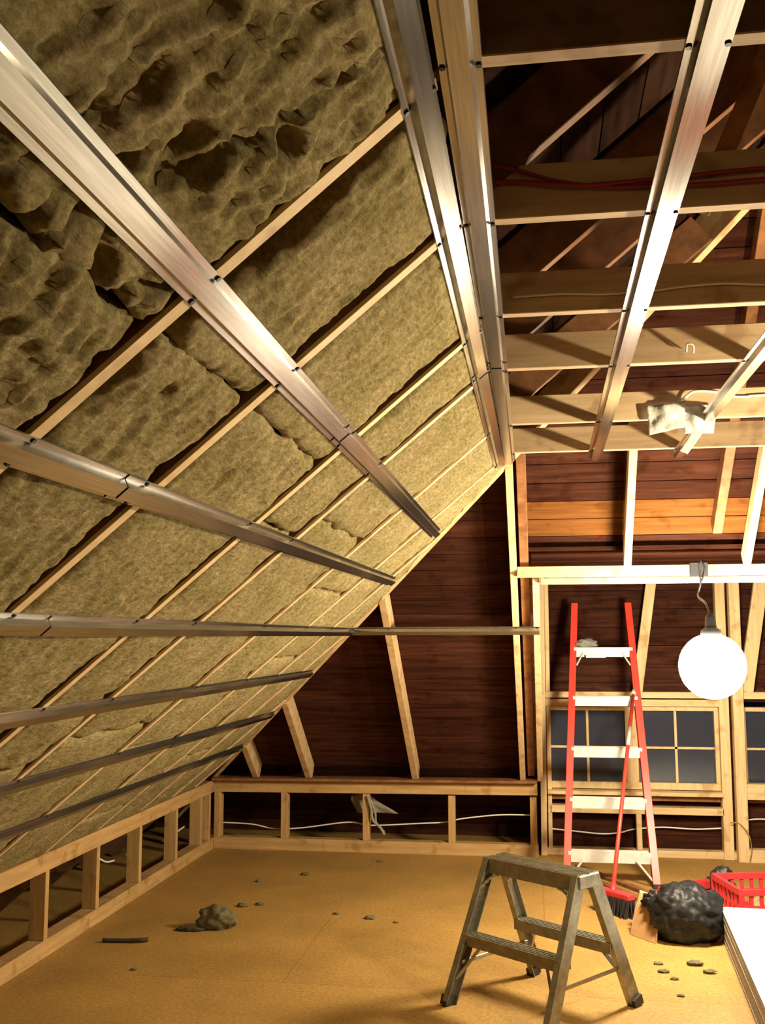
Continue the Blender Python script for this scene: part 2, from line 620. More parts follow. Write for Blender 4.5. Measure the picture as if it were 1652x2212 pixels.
# (y0, y1, s0, s1, gap near, gap far, roughness, tear, label)
hw = .019
BATTS = [
    (.38, .80, 1.9, 3.07, 0, .03, .03, .05, 'torn mineral wool batt in the picture\'s upper left corner, above the nearest channel'),
    (.80, 1.56, 2.45, 3.07, .0, .005, .030, .048, 'large rough mineral wool batt at the top, left of the corner channels'),
    (.80, 1.56, 1.35, 2.45, .01, .01, .034, .06, 'ragged mineral wool batt at the left edge below the steepest channel, with torn dark folds'),
    (.80, 1.56, -.1, 1.35, .03, .02, .03, .05, 'mineral wool batt cut by the left picture edge below the near ragged batt'),
    (1.56, 2.13, 2.46, 3.07, .09, .02, .016, 0, 'flat mineral wool batt with a small dark hole, right of the steepest channel'),
    (1.56, 2.13, 1.25, 2.46, .045, .012, .018, .02, 'wool batt with a straight cut end between the first two rafters'),
    (1.56, 2.13, -.1, 1.25, .03, .02, .028, .06, 'dark pitted mineral wool batt at the left edge between two channels'),
    (2.13, 2.905, 2.45, 3.07, .015, .03, .014, .0, 'pale mineral wool batt under the second rafter beside the corner channels'),
    (2.13, 2.905, 1.22, 2.45, .012, .02, .016, .02, 'mineral wool batt with a straight cut end, in the bay under the second rafter'),
    (2.13, 2.905, -.1, 1.22, .02, .03, .022, .045, 'mineral wool batt low on the left under the second rafter, with torn hollow'),
    (2.905, 3.41, 2.2, 3.07, .05, .035, .014, 0, 'narrow upper mineral wool batt with a dark open edge between third and fourth rafter'),
    (2.905, 3.41, 1.0, 2.2, .03, .02, .016, .02, 'narrow middle mineral wool batt between third and fourth rafter'),
    (2.905, 3.41, -.1, 1.0, .02, .02, .016, .02, 'narrow low mineral wool batt between third and fourth rafter'),
    (3.41, 4.30, 2.3, 3.07, .012, .01, .013, .012, 'upper mineral wool batt in the wide bay beyond the fourth rafter'),
    (3.41, 4.30, 1.1, 2.3, .03, .012, .014, .015, 'middle mineral wool batt in the wide bay beyond the fourth rafter, faint brown dent'),
    (3.41, 4.30, -.1, 1.1, .02, .012, .015, .02, 'low mineral wool batt in the wide bay beyond the fourth rafter'),
    (4.30, 5.08, 2.0, 3.07, .012, .012, .012, .01, 'upper mineral wool batt beside the hip, ending by the corner channels\' far end'),
    (4.30, 5.08, .9, 2.0, .012, .012, .013, .02, 'middle mineral wool batt in the bay before the last long rafter'),
    (4.30, 5.08, -.1, .9, .012, .012, .013, .015, 'low mineral wool batt in the bay before the last long rafter'),
    (5.08, 5.72, 1.5, 3.2, .012, .012, .012, .01, 'mineral wool batt cut along the hip between two channel ends'),
    (5.08, 5.72, .2, 1.5, .012, .012, .013, .015, 'mineral wool batt in the first jack rafter bay, lower piece'),
    (5.08, 5.72, -.1, .2, .01, .01, .012, .01, 'short strip of mineral wool just above the left knee wall'),
    (5.72, 6.34, .6, 2.6, .012, .012, .012, .01, 'mineral wool batt cut along the hip above the third channel\'s far half'),
    (5.72, 6.34, -.1, .6, .012, .012, .012, .01, 'low mineral wool batt in the second jack rafter bay'),
    (6.34, 6.95, -.1, 1.8, .012, .012, .012, .012, 'mineral wool batt in the third jack rafter bay near the back corner'),
    (6.95, 7.42, -.1, 1.1, .012, .012, .012, .01, 'last small mineral wool batt in the back left corner'),
]
for k, (y0, y1, s0, s1, g0, g1, rg, tr, lab) in enumerate(BATTS):
    st = .011 if y1 < 2.2 else (.014 if y1 < 3 else .02)
    tag(batt(y0 + hw, y1 - hw, s0, s1, k + 1, st, g0, g1, rg, .008, tr), lab, 'insulation', 'mineral wool batts of the left slope')

# ------------------------------------------------------------------ furring (hat) channels
HAT = [(-.035, 0), (-.034, .0025), (-.0225, .0025), (-.0165, .022), (.0165, .022), (.0225, .0025), (.034, .0025), (.035, 0)]
HAT2 = [(-.035, .0), (-.021, .0), (-.015, .0195), (.015, .0195), (.021, .0), (.035, .0)]


def hat(a, b, n, label, cuts=(), cross=None, skew=0.0):
    """steel hat channel from a to b, screws at the cut points (fractions)"""
    a, b, n = Vector(a), Vector(b), Vector(n).normalized()
    t = thing('furring_channel', a, label, 'metal channel', 'steel furring channels')
    bm = bmesh.new()
    add_loft(bm, HAT, a, b, n)
    o = obj('channel_strip', bm, STEEL, t, solid=.0012)
    d = (b - a).normalized()
    s_ = d.cross(n).normalized()
    for f in cuts:
        for sg in (-1, 1):
            q = a + (b - a) * f + s_ * (.029 * sg)
            bm = bmesh.new()
            add_tube(bm, [q + n * .0015, q + n * .006], .0055, 8)
            obj('screw', bm, SCREW, t)
    return t


def frac(y0, y1, ys):
    return [(y - y0) / (y1 - y0) for y in ys if y0 < y < y1]


def slope_run(s_a, s_b, ya, yb, ysplit, la, lb, lift=0.0):
    f = lambda y: s_a + (s_b - s_a) * (y - ya) / (yb - ya)
    if ysplit:
        hat(S(ya, f(ya)), S(ysplit, f(ysplit)), NS, la, frac(ya, ysplit, RY))
        hat(S(ysplit - .08, f(ysplit), .0022), S(yb, f(yb)), NS, lb, frac(ysplit, yb, RY))
    else:
        hat(S(ya, f(ya)), S(yb, f(yb)), NS, la, frac(ya, yb, RY))


slope_run(3.03, 3.03, .9, 5.12, 3.36, 'near length of the steel channel at the ceiling corner, left one of the pair', 'far length of the corner channel, left one of the pair, past the splice')
slope_run(2.565, 2.552, .5, 5.50, 2.82, 'steepest steel channel on the wool, near length with a bright glint', 'far length of the steepest steel channel on the wool, ending at the hip')
slope_run(2.150, 2.177, .8, 5.81, 2.03, 'short near length of the second steel channel down the wool, bright ridges', 'far length of the second steel channel down the wool, ending at the hip')
slope_run(1.722, 1.734, 1.2, 6.36, 2.38, 'bright short near length of the level third channel at the left edge', 'level third steel channel down the wool, dull far length')
slope_run(1.321, 1.315, 1.6, 6.62, None, 'fourth steel channel down the wool, greenish and rising to the right', '')
slope_run(.886, .855, 2.2, 6.98, 5.05, 'fifth steel channel down the wool, near length', 'fifth channel down the wool, dark far length past a screw')
slope_run(.45, .45, 3.0, 7.3, None, 'lowest dark steel channel down the wool above the left knee wall', '')

CEILN = (0, 0, -1)
JY = [1.495, 2.125, 2.785, 3.375, 4.275, 4.955]     # near faces of the ceiling joists
ZC = 2.5
hat((-.098, .9, ZC), (-.118, 3.36, ZC), CEILN, 'near length of the ceiling channel beside the corner, right one of the pair', frac(.9, 3.36, [y + .018 for y in JY]))
hat((-.1175, 3.28, ZC - .0022), (-.131, 5.16, ZC - .0022), CEILN, 'far length of the ceiling corner channel, right one of the pair', frac(3.28, 5.16, [y + .018 for y in JY]))
hat((.272, .9, ZC), (.297, 5.14, ZC), CEILN, 'middle ceiling channel with a white glare streak, crossing all joists', frac(.9, 5.14, [y + .018 for y in JY]))
hat((.735, .9, ZC), (.700, 5.12, ZC), CEILN, 'right ceiling channel leaving the picture at the right edge', frac(.9, 5.12, [y + .018 for y in JY]))
# the third channel carries on across the end slope rafters
hat(Hp(-1.22, 1.646), Hp(.01, 1.646), NHU, 'thin level channel crossing the dark end slope to the dormer post', [(x + 1.22) / 1.23 for x in (-.93, -.135, -.006)])

# ------------------------------------------------------------------ ceiling joists
jl = ['nearest ceiling joist at the top with a black void behind it',
      'second ceiling joist from the viewer, red cables on its shaded face',
      'third ceiling joist from the viewer, white wire along its face',
      'fourth ceiling joist from the viewer, first with a brightly lit face',
      'fifth ceiling joist from the viewer, white cable looping over it',
      'farthest ceiling joist, above the short end studs']
for y, lab in zip(JY, jl):
    o = one('ceiling_joist', (-.115, y, ZC), (2.72, y, ZC), .035, .12, JOIST, (0, 0, 1), (-1, 1))
    tag(o, lab, 'joist', 'ceiling joists')

# ------------------------------------------------------------------ old roof timbers above the joists
def hip_raft(x, z0, z1, mat, w=.04, d=.10, h=0.0, x1=None, nm='end_rafter'):
    x1 = x if x1 is None else x1
    return one(nm, Hp(x, z0, h), Hp(x1, z1, h), w, d, mat, NHU, (0, -1))


tag(hip_raft(-2.17, .52, .80, RAFT, .045, .14), 'shortest slanted jack rafter in the dark triangle, by the back corner', 'rafter', 'end slope rafters')
tag(hip_raft(-1.755, .52, 1.15, RAFT, .045, .14), 'short slanted jack rafter in the dark triangle, second from the back corner', 'rafter', 'end slope rafters')
tag(hip_raft(-.935, .52, 1.83, RAFT, .045, .14), 'tall slanted jack rafter crossing the dark triangle under the level channel', 'rafter', 'end slope rafters')
tag(hip_raft(-.135, .52, 2.55, PINE_Z, .04, .09), 'pale long end rafter left of the dormer, from knee wall to ceiling corner', 'rafter', 'end slope rafters')
tag(hip_raft(-.072, .55, 3.0, OLD, .05, .10, -.045), 'orange brown old rafter just right of the long pale end rafter', 'rafter', 'end slope rafters')
tag(hip_raft(-.008, .55, 1.94, PINE_Z, .04, .09), 'pale dormer trimmer rafter under the left end of the header', 'rafter', 'end slope rafters')
tag(hip_raft(.99, 2.12, 3.5, OLD, .05, .09, -.06), 'sawn off orange brown old rafter between the white end studs', 'rafter', 'end slope rafters')
tag(hip_raft(1.75, 2.0, 3.4, OLD, .05, .09, -.06), 'old end slope rafter beyond the right picture edge above the header', 'rafter', 'end slope rafters')

# right slope rafters, visible only high in the attic
for y in (1.56, 2.13, 2.9, 3.41):
    a_, b_ = S(y, -.84), S(y, RIDGE_S)
    a_.x, b_.x = 2 * RIDGE_X - a_.x, 2 * RIDGE_X - b_.x
    o = one('rafter', a_, b_, .04, .145, RAFT_SHADE, (-NS.x, 0, NS.z), (0, -1))
    tag(o, 'dark old rafter of the right slope, high behind the ceiling joists', 'rafter', 'rafters of the right slope')
o = one('ridge_board', (RIDGE_X, -2.2, RIDGE_Z), (RIDGE_X, 3.8, RIDGE_Z), .03, .16, OLD, (0, 0, 1), (0, 0))
tag(o, 'dark ridge board at the top of the attic', 'ridge board')
o = one('roof_brace', (.44, 2.62, 2.70), (.66, 2.62, 3.20), .05, .05, OLD, (0, 1, 0))
tag(o, 'orange brown brace standing up behind the middle ceiling channel', 'brace')

# ------------------------------------------------------------------ header and short studs
t = thing('header_beam', (1.4, 5.95, 1.94), 'brightly lit horizontal header beam above the dormer opening', 'beam')
one('board', (-.112, 5.955, 1.977), (2.9, 5.955, 1.977), .04, .062, PINE_X, parent=t)
one('lower_board', (.02, 6.0, 1.925), (2.9, 6.0, 1.925), .04, .036, PINE_X, parent=t)
for x0, x1, lab in ((.510, .497, 'left white lit stud slanting from header to farthest joist'),
                    (1.162, 1.150, 'right white lit stud slanting from header to farthest joist'),
                    (1.80, 1.80, 'slanted stud above the header outside the right edge')):
    o = one('end_stud', Hp(x0, 2.0), Hp(x1, 2.62), .042, .085, PINE_Z, NHU, (0, -1))
    tag(o, lab, 'stud', 'studs above the header')

# ------------------------------------------------------------------ knee walls
t = thing('knee_wall', (-2.5, 5.5, 0), 'low left knee wall frame with studs, running along the floor under the wool slope', 'wall frame')
one('top_plate', (-2.545, 2.6, .425), (-2.545, 7.79, .425), .09, .09, KNEE_Y, (0, 0, 1), (0, 1), t)
one('bottom_plate', (-2.545, 2.6, 0), (-2.545, 7.79, 0), .09, .085, KNEE_Y, (0, 0, 1), (0, 1), t)
for y in (3.1, 3.75, 4.42, 5.074, 5.69, 6.322, 6.977, 7.50, 7.70):
    one('stud', (-2.545, y, .085), (-2.545, y, .425), .086, .04, KNEE_Z, (0, 1, 0), (0, 0), t)
t = thing('knee_wall', (-1.3, 7.83, 0), 'low back knee wall frame under the dark triangle, from the corner to the dormer', 'wall frame')
one('top_plate', (-2.50, 7.835, .425), (-.03, 7.835, .445), .09, .09, KNEE_X, (0, 0, 1), (0, 1), t)
one('cap_board', (-2.50, 7.79, .52), (-.03, 7.79, .540), .16, .02, OLD, (0, 0, 1), (0, 1), t)
one('bottom_plate', (-2.50, 7.835, 0), (-.03, 7.835, 0), .09, .09, KNEE_X, (0, 0, 1), (0, 1), t)
for x in (-2.475, -1.946, -1.313, -.666, -.062):
    one('stud', (x, 7.835, .09), (x, 7.835, .43), .05, .086, KNEE_Z, (0, 1, 0), (0, 0), t)

# ------------------------------------------------------------------ dormer wall frame
t = thing('dormer_wall_frame', (.7, WY, 0), 'pale stud frame around the windows at the back of the dormer', 'wall frame')
one('bottom_plate', (.03, WY + .04, 0), (1.42, WY + .04, 0), .09, .05, PINE_X, (0, 0, 1), (0, 1), t)
one('bottom_plate', (1.44, WY - .06, 0), (2.88, WY - .06, 0), .09, .09, PINE_X, (0, 0, 1), (0, 1), t)
one('post', (.012, WY + .0, 0), (.030, WY + .0, 2.09), .045, .09, PINE_Z, (0, 1, 0), (0, 0), t)
one('post', (.060, WY + .04, .05), (.068, WY + .04, 2.09), .03, .09, PINE_Z, (0, 1, 0), (0, 0), t)
one('post', (1.335, WY + .02, 0), (1.345, WY + .02, 2.09), .07, .09, PINE_Z, (0, 1, 0), (0, 0), t)
one('post', (1.425, WY - .05, 0), (1.435, WY - .05, 2.09), .075, .09, PINE_Z, (0, 1, 0), (0, 0), t)
one('post', (2.80, WY, 0), (2.80, WY, 2.09), .075, .09, PINE_Z, (0, 1, 0), (0, 0), t)
one('sill_plate', (.07, WY + .02, .335), (1.31, WY + .02, .335), .09, .05, PINE_X, (0, 0, 1), (0, 0), t)
one('sill_plate', (1.46, WY - .03, .49), (2.78, WY - .03, .49), .09, .11, PINE_X, (0, 0, 1), (0, 0), t)
one('cripple_stud', (.705, WY + .02, .05), (.705, WY + .02, .31), .038, .085, PINE_Z, (0, 1, 0), (0, 0), t)
one('head_beam', (.045, WY + .0, 1.175), (1.31, WY + .0, 1.175), .10, .045, PINE_X, (0, 0, 1), (0, 0), t)
one('head_beam', (.045, WY + .03, 1.115), (1.31, WY + .03, 1.115), .09, .05, PINE_X, (0, 0, 1), (0, 0), t)
one('head_beam', (1.46, WY + .0, 1.175), (2.78, WY + .0, 1.175), .10, .05, PINE_X, (0, 0, 1), (0, 0), t)
one('top_plate', (.03, WY + .04, 2.055), (2.88, WY + .04, 2.055), .09, .05, PINE_X, (0, 0, 1), (0, 0), t)
one('brace', (.725, WY + .02, 1.20), (.855, WY + .02, 2.03), .075, .04, PINE_Z, (0, 1, 0), (0, 0), t)
one('brace', (1.50, WY - .02, 1.20), (1.645, WY - .02, 2.03), .10, .04, PINE_Z, (0, 1, 0), (0, 0), t)


def window(nm, x0, x1, z0, z1):
    t = thing(nm, ((x0 + x1) / 2, WY + .06, z0), None, None)
    t['kind'] = 'structure'
    y0, y1 = WY + .03, WY + .11
    bm = bmesh.new()
    add_box(bm, (x0 - .03, y0, z0 - .05), (x1 + .03, y1, z0))
    add_box(bm, (x0 - .03, y0, z1), (x1 + .03, y1, z1 + .03))
    add_box(bm, (x0 - .03, y0, z0), (x0, y1, z1))
    add_box(bm, (x1, y0, z0), (x1 + .03, y1, z1))
    xm = (x0 + x1) / 2
    add_box(bm, (xm - .045, y0, z0), (xm + .045, y1, z1))
    obj('window_frame', bm, PINE_Z, t, .002)
    one('window_sill', (x0 - .03, y0 - .03, z0 - .07), (x1 + .03, y0 - .03, z0 - .07), .12, .028, PINE_X, (0, 0, 1), (0, 0), t)
    one('apron', (x0 - .02, y0 - .0, z0 - .11), (x1 + .02, y0 - .0, z0 - .11), .03, .04, OLD, (0, 0, 1), (0, 0), t)
    for a_, b_ in ((x0, xm - .045), (xm + .045, x1)):
        bm = bmesh.new()
        add_box(bm, (a_, y0 + .035, z0), (b_, y0 + .043, z1))
        pn = obj('window_pane', bm, GLASS, t)
        bm = bmesh.new()
        c = (a_ + b_) / 2
        zc = (z0 + z1) / 2 - .01
        add_box(bm, (c - .009, y0 + .022, z0), (c + .009, y0 + .034, z1))
        add_box(bm, (a_, y0 + .022, zc - .008), (b_, y0 + .034, zc + .008))
        obj('glazing_bar', bm, PINE_Z, t)
    return t


window('window_1', .075, 1.275, .53, 1.055)
window('window_2', 1.50, 2.72, .53, 1.055)

# ------------------------------------------------------------------ cables
def cable(pts, r, mat, label, group=None, nm='cable', n=8):
    bm = bmesh.new()
    add_tube(bm, smooth_path(pts, n), r, 6)
    return tag(obj(nm, bm, mat), label, 'cable', group)


cable([(-2.498, 7.90, .178), (-2.231, 7.90, .17), (-2.047, 7.90, .14), (-1.828, 7.90, .152), (-1.467, 7.90, .202), (-1.289, 7.90, .183),
       (-.935, 7.90, .205), (-.725, 7.9, .22), (-.586, 7.9, .25), (-.309, 7.9, .283), (-.07, 7.9, .286)], .0055, WIRE,
      'white cable sagging through the back knee wall studs')
cable([(.07, 8.0, .174), (.236, 8.0, .161), (.44, 8.0, .146), (.575, 8.0, .159), (.677, 8.03, .179), (.878, 8.0, .204), (1.11, 8.0, .196), (1.30, 8.0, .207)], .0055, WIRE,
      'white cable under the dormer window behind the red ladder')
cable([(1.48, 7.99, .27), (1.6, 7.99, .28), (2.0, 7.99, .26), (2.7, 7.99, .27)], .0055, WIRE, 'white cable at the right edge under the second window')
cable([(1.34, 7.86, .27), (1.40, 7.83, .27), (1.455, 7.80, .20), (1.47, 7.80, .10), (1.455, 7.80, .02)], .004, CARD, 'thin brown cord hanging beside the post right of the window')
cable([(-2.60, 5.80, .40), (-2.64, 5.95, .32), (-2.66, 6.15, .24), (-2.66, 6.28, .22)], .006, WIRE, 'white cable dropping behind the left knee wall\'s middle bay')
cable([(-2.62, 6.35, .23), (-2.62, 6.50, .28), (-2.64, 6.62, .36)], .006, WIRE, 'short white cable behind the left knee wall, next bay on')
cable([(-2.62, 7.0, .20), (-2.64, 7.2, .19), (-2.62, 7.46, .22)], .006, WIRE, 'white cable in the left knee wall bay beside the corner')
cable([(-.05, 2.776, 2.545), (.081, 2.774, 2.547), (.194, 2.774, 2.540), (.318, 2.774, 2.541), (.405, 2.774, 2.549), (.52, 2.774, 2.552), (.66, 2.774, 2.542), (.9, 2.774, 2.55), (1.6, 2.774, 2.54)], .0035, WIRE,
      'thin white wire along the third ceiling joist')
cable([(-.10, 2.112, 2.622), (-.031, 2.112, 2.604), (.018, 2.112, 2.586), (.058, 2.112, 2.572), (.154, 2.112, 2.552), (.269, 2.112, 2.546), (.383, 2.112, 2.543), (.6, 2.112, 2.546), (1.6, 2.112, 2.55)], .0045, RWIRE,
      'upper dark red cable along the second ceiling joist')
cable([(-.10, 2.112, 2.578), (-.02, 2.112, 2.576), (.057, 2.108, 2.562), (.12, 2.108, 2.556), (.3, 2.108, 2.560), (.6, 2.112, 2.57), (1.6, 2.112, 2.565)], .0045, RWIRE,
      'lower dark red cable along the second ceiling joist')
cable([(.60, 4.27, 2.56), (.623, 4.25, 2.585), (.661, 4.24, 2.603), (.743, 4.24, 2.596), (.80, 4.25, 2.580), (.86, 4.262, 2.578), (.98, 4.262, 2.583), (1.8, 4.262, 2.59)], .006, WIRE,
      'bright white cable curling onto the fifth ceiling joist')
cable([(.50, 3.366, 2.53), (.502, 3.35, 2.552), (.520, 3.35, 2.545), (.522, 3.366, 2.525)], .003, WIRE, 'small pale wire staple loop on the fourth ceiling joist')

# ------------------------------------------------------------------ plastic wrap by the right channel
def sheet(name, corners, nu, nv, amp, seed, mat, label, cat, sc=14, solid=.001):
    bm = bmesh.new()
    c = [Vector(q) for q in corners]
    n = (c[1] - c[0]).cross(c[3] - c[0]).normalized()
    g = []
    for j in range(nv + 1):
        row = []
        for i in range(nu + 1):
            u, v = i / nu, j / nv
            q = c[0] * (1 - u) * (1 - v) + c[1] * u * (1 - v) + c[2] * u * v + c[3] * (1 - u) * v
            h = noise.fractal(q * sc + Vector((seed, 0, 0)), 1, 2, 3) * amp
            q = q + n * h + (c[1] - c[0]).normalized() * noise.noise(q * sc * .7 + Vector((0, seed, 0))) * amp * .7
            row.append(bm.verts.new(q))
        g.append(row)
    for j in range(nv):
        for i in range(nu):
            f = bm.faces.new((g[j][i], g[j][i + 1], g[j + 1][i + 1], g[j + 1][i]))
            f.smooth = True
    return tag(obj(name, bm, mat, solid=solid), label, cat)


sheet('plastic_wrap', [(.455, 4.245, 2.548), (.62, 4.20, 2.555), (.60, 4.22, 2.45), (.475, 4.24, 2.425)], 16, 10, .02, 3, FILM,
      'pale flat plastic sheet hanging from the fifth joist left of the right channel', 'plastic sheet')
sheet('plastic_wrap', [(.60, 4.23, 2.55), (.75, 4.22, 2.535), (.735, 4.24, 2.425), (.61, 4.25, 2.43)], 16, 10, .025, 5, FILM,
      'crumpled clear plastic wrapped round the right ceiling channel', 'plastic sheet')
sheet('plastic_wrap', [(.655, 4.26, 2.45), (.70, 4.26, 2.45), (.62, 4.26, 2.345), (.585, 4.26, 2.36)], 6, 12, .012, 8, FILM,
      'narrow plastic tail hanging down from the right ceiling channel', 'plastic sheet')
sheet('plastic_wrap', [(-1.46, 7.97, .40), (-1.34, 7.97, .42), (-1.10, 7.97, .26), (-1.42, 7.97, .26)], 14, 10, .03, 11, STRAP,
      'grey clear plastic scrap behind the middle back knee wall stud', 'plastic sheet')
bm = bmesh.new()
add_tube(bm, smooth_path([(-1.30, 7.78, .42), (-1.27, 7.775, .33), (-1.26, 7.775, .25), (-1.20, 7.775, .19), (-1.17, 7.775, .14)], 6), .012, 6)
add_tube(bm, smooth_path([(-1.28, 7.78, .40), (-1.24, 7.775, .30), (-1.23, 7.775, .22), (-1.17, 7.775, .16)], 6), .009, 6)
tag(obj('plastic_strap', bm, STRAP), 'pale twisted straps dangling in front of the back knee wall stud', 'strap')

# ------------------------------------------------------------------ red ladder against the dormer wall
t = thing('ladder', (.42, 6.98, 0), 'tall red ladder with pale flat steps leaning in front of the dormer window', 'ladder')


def LP(x, z):
    return Vector((x, 6.98 + .86 / 1.85 * z, z))


def rail(xb, xt, xk):
    bm = bmesh.new()
    prof = [(-.024, -.035), (.024, -.035), (.024, -.027), (-.014, -.027), (-.014, .027), (.024, .027), (.024, .035), (-.024, .035)]
    if xk > 0:
        prof = [(-a_, b_) for a_, b_ in prof]
    a_, b_ = LP(xb, .0), LP(xt, 1.845)
    d = (b_ - a_).normalized()
    n = Vector((1, 0, 0)).cross(d).normalized()
    add_loft(bm, prof, a_ + n * 0, b_, n, closed=True, cross=(1, 0, 0))
    return obj('rail', bm, RED, t, .002)


rail(.148, .275, -1)
rail(.720, .665, 1)
for sx, x in ((-1, .148), (1, .720)):
    bm = bmesh.new()
    add_box(bm, (x - .025, 6.94, 0), (x + .025, 7.03, .03))
    obj('foot', bm, BLACK, t, .004)
for z, xa, xb in ((.197, .165, .70), (.518, .188, .695), (.838, .21, .69), (1.178, .235, .685), (1.52, .255, .675)):
    bm = bmesh.new()
    q = LP(0, z).y
    add_box(bm, (xa, q - .045, z), (xb, q + .045, z + .006))
    add_box(bm, (xa, q - .045, z - .060), (xb, q - .041, z))
    add_box(bm, (xa, q + .041, z - .03), (xb, q + .045, z))
    for k in range(5):
        add_box(bm, (xa, q - .036 + k * .017, z + .006), (xb, q - .032 + k * .017, z + .009))
    obj('step', bm, ALU_L, t, .001)
for xa, xb, z in ((.60, .70, .16), (.26, .17, .16)):
    one('step_brace', (xa, LP(0, z).y - .04, z), (xb, 6.99, .04), .016, .012, ALU_L, parent=t)
for xa, xb in ((.32, .27), (.60, .655)):
    one('step_brace', (xa, LP(0, 1.49).y - .03, 1.49), (xb, LP(0, 1.40).y - .02, 1.40), .014, .010, ALU_L, parent=t)

bm = bmesh.new()
add_box(bm, (.34, LP(0, 1.44).y - .05, 1.455), (.48, LP(0, 1.44).y + .03, 1.462))
add_box(bm, (.34, LP(0, 1.44).y - .055, 1.455), (.48, LP(0, 1.44).y - .05, 1.475))
obj('small_tray', bm, ALU_L, t)
RAG = plain('grey_cloth', (.22, .21, .19), .9, 0, 20, .2)

# ------------------------------------------------------------------ broom leaning on the ladder
B0, B1 = Vector((.397, 6.33, .10)), Vector((.656, 7.47, 1.215))
t = thing('push_broom', (.40, 6.3, 0), 'red broom with a long thin handle and black bristles leaning on the ladder', 'broom')
bm = bmesh.new()
add_tube(bm, [B0, B1], .0125, 10)
obj('handle', bm, RED, t)
bm = bmesh.new()
add_tube(bm, [B0.lerp(B1, .70), B0.lerp(B1, .80)], .0132, 10)
o = obj('handle_sleeve', bm, ALU_L, t)
o['label'] = 'pale worn section of the handle'
bm = bmesh.new()
add_tube(bm, [B0.lerp(B1, .985), B0.lerp(B1, 1.01)], .016, 10)
obj('handle_cap', bm, ALU_L, t)
bm = bmesh.new()
add_bar(bm, (.33, 6.40, .115), (.50, 6.22, .115), .06, .035)
add_tube(bm, [B0 - Vector((0, 0, .0)), B0.lerp(B1, .05)], .022, 10)
obj('head', bm, RED_P, t, .006)
bm = bmesh.new()
rb = random.Random(3)
for k in range(26):
    for j in range(6):
        u = k / 25
        q = Vector((.335 + .16 * u, 6.395 - .17 * u, .10)) + Vector((.74, .70, 0)) * ((j - 2.5) * .011)
        e = q + Vector((rb.uniform(-.015, .015) + (j - 2.5) * .004, rb.uniform(-.015, .015), -.098))
        add_bar(bm, q, e, .008, .008)
obj('bristles', bm, BLACK, t)

# ------------------------------------------------------------------ aluminium step stool
U, V = Vector((.78, -.626, 0)), Vector((.626, .78, 0))
SC = Vector((-.018, 4.75, 0))
SH = .60
t = thing('step_stool', SC, 'worn aluminium double sided step stool standing on the floor in front', 'step stool')


def sp(u, v, z):
    return SC + U * u + V * v + Vector((0, 0, z))


# deck: folded plate with ribs and a gap down the middle
bm = bmesh.new()
for sg in (-1, 1):
    add_bar(bm, sp(-.265, sg * .040, SH - .004), sp(.265, sg * .040, SH - .004), .066, .006)
    add_bar(bm, sp(-.265, sg * .072, SH - .034), sp(.265, sg * .072, SH - .034), .004, .066)
    for k in range(4):
        add_bar(bm, sp(-.265, sg * (.016 + k * .016), SH), sp(.265, sg * (.016 + k * .016), SH), .005, .004)
obj('top_deck', bm, ALU, t, .001)
for eu in (-1, 1):
    bm = bmesh.new()
    add_bar(bm, sp(eu * .268, -.07, SH - .03), sp(eu * .268, .07, SH - .03), .012, .055)
    obj('end_bracket', bm, ALU, t, .003)
for eu in (-1, 1):
    for ev in (-1, 1):
        bm = bmesh.new()
        a_, b_ = sp(eu * .285, ev * .300, 0.012), sp(eu * .262, ev * .045, SH - .012)
        d = (b_ - a_).normalized()
        side = (U * eu).normalized()
        nn = d.cross(side).normalized()
        side = nn.cross(d).normalized()
        w2 = .033
        prof = [(-.004, -w2), (0, -w2), (0, w2), (-.004, w2)]
        add_loft(bm, [(-.003, -w2), (.003, -w2), (.003, w2), (-.003, w2)], a_, b_, nn, True, side)
        add_loft(bm, [(-.028, -w2), (0, -w2), (0, -w2 + .005), (-.028, -w2 + .005)], a_, b_, nn, True, side)
        add_loft(bm, [(-.028, w2 - .005), (0, w2 - .005), (0, w2), (-.028, w2)], a_, b_, nn, True, side)
        # curved gusset where the leg meets the deck
        for k in range(6):
            ang0, ang1 = k * math.pi / 12, (k + 1) * math.pi / 12
            R_ = .10
            c0 = sp(eu * (.262 - R_), ev * .070, SH - .066 - R_)
            q0 = c0 + U * eu * (R_ * math.cos(ang0)) + Vector((0, 0, R_ * math.sin(ang0))) - V * ev * (-(R_ - R_ * math.sin(ang0)) * .42)
            q1 = c0 + U * eu * (R_ * math.cos(ang1)) + Vector((0, 0, R_ * math.sin(ang1))) - V * ev * (-(R_ - R_ * math.sin(ang1)) * .42)
            add_bar(bm, q0, q1, .005, .030, V)
        leg = obj('leg', bm, ALU, t, .001)
        bm = bmesh.new()
        add_bar(bm, a_ - Vector((0, 0, .012)) - d * 0, a_ + d * .03, .062, .036, U * 1)
        obj('rubber_foot', bm, BLACK, leg)
for ev in (-1, 1):
    zz = .285
    vv = ev * (.300 - (.300 - .045) * zz / SH)
    bm = bmesh.new()
    add_bar(bm, sp(-.27, vv, zz), sp(.27, vv, zz), .080, .006)
    add_bar(bm, sp(-.27, vv + ev * .038, zz - .022), sp(.27, vv + ev * .038, zz - .022), .004, .044)
    add_bar(bm, sp(-.27, vv - ev * .038, zz - .022), sp(.27, vv - ev * .038, zz - .022), .004, .044)
    for k in range(4):
        add_bar(bm, sp(-.27, vv + (k - 1.5) * .018, zz + .004), sp(.27, vv + (k - 1.5) * .018, zz + .004), .005, .004)
    obj('step', bm, ALU, t, .001)
    for eu in (-1, 1):
        v0 = ev * (.300 - .255 * .10 / SH)
        one('leg_brace', sp(eu * .17, vv, zz - .02), sp(eu * .272, v0, .10), .022, .004, ALU, U, parent=t)
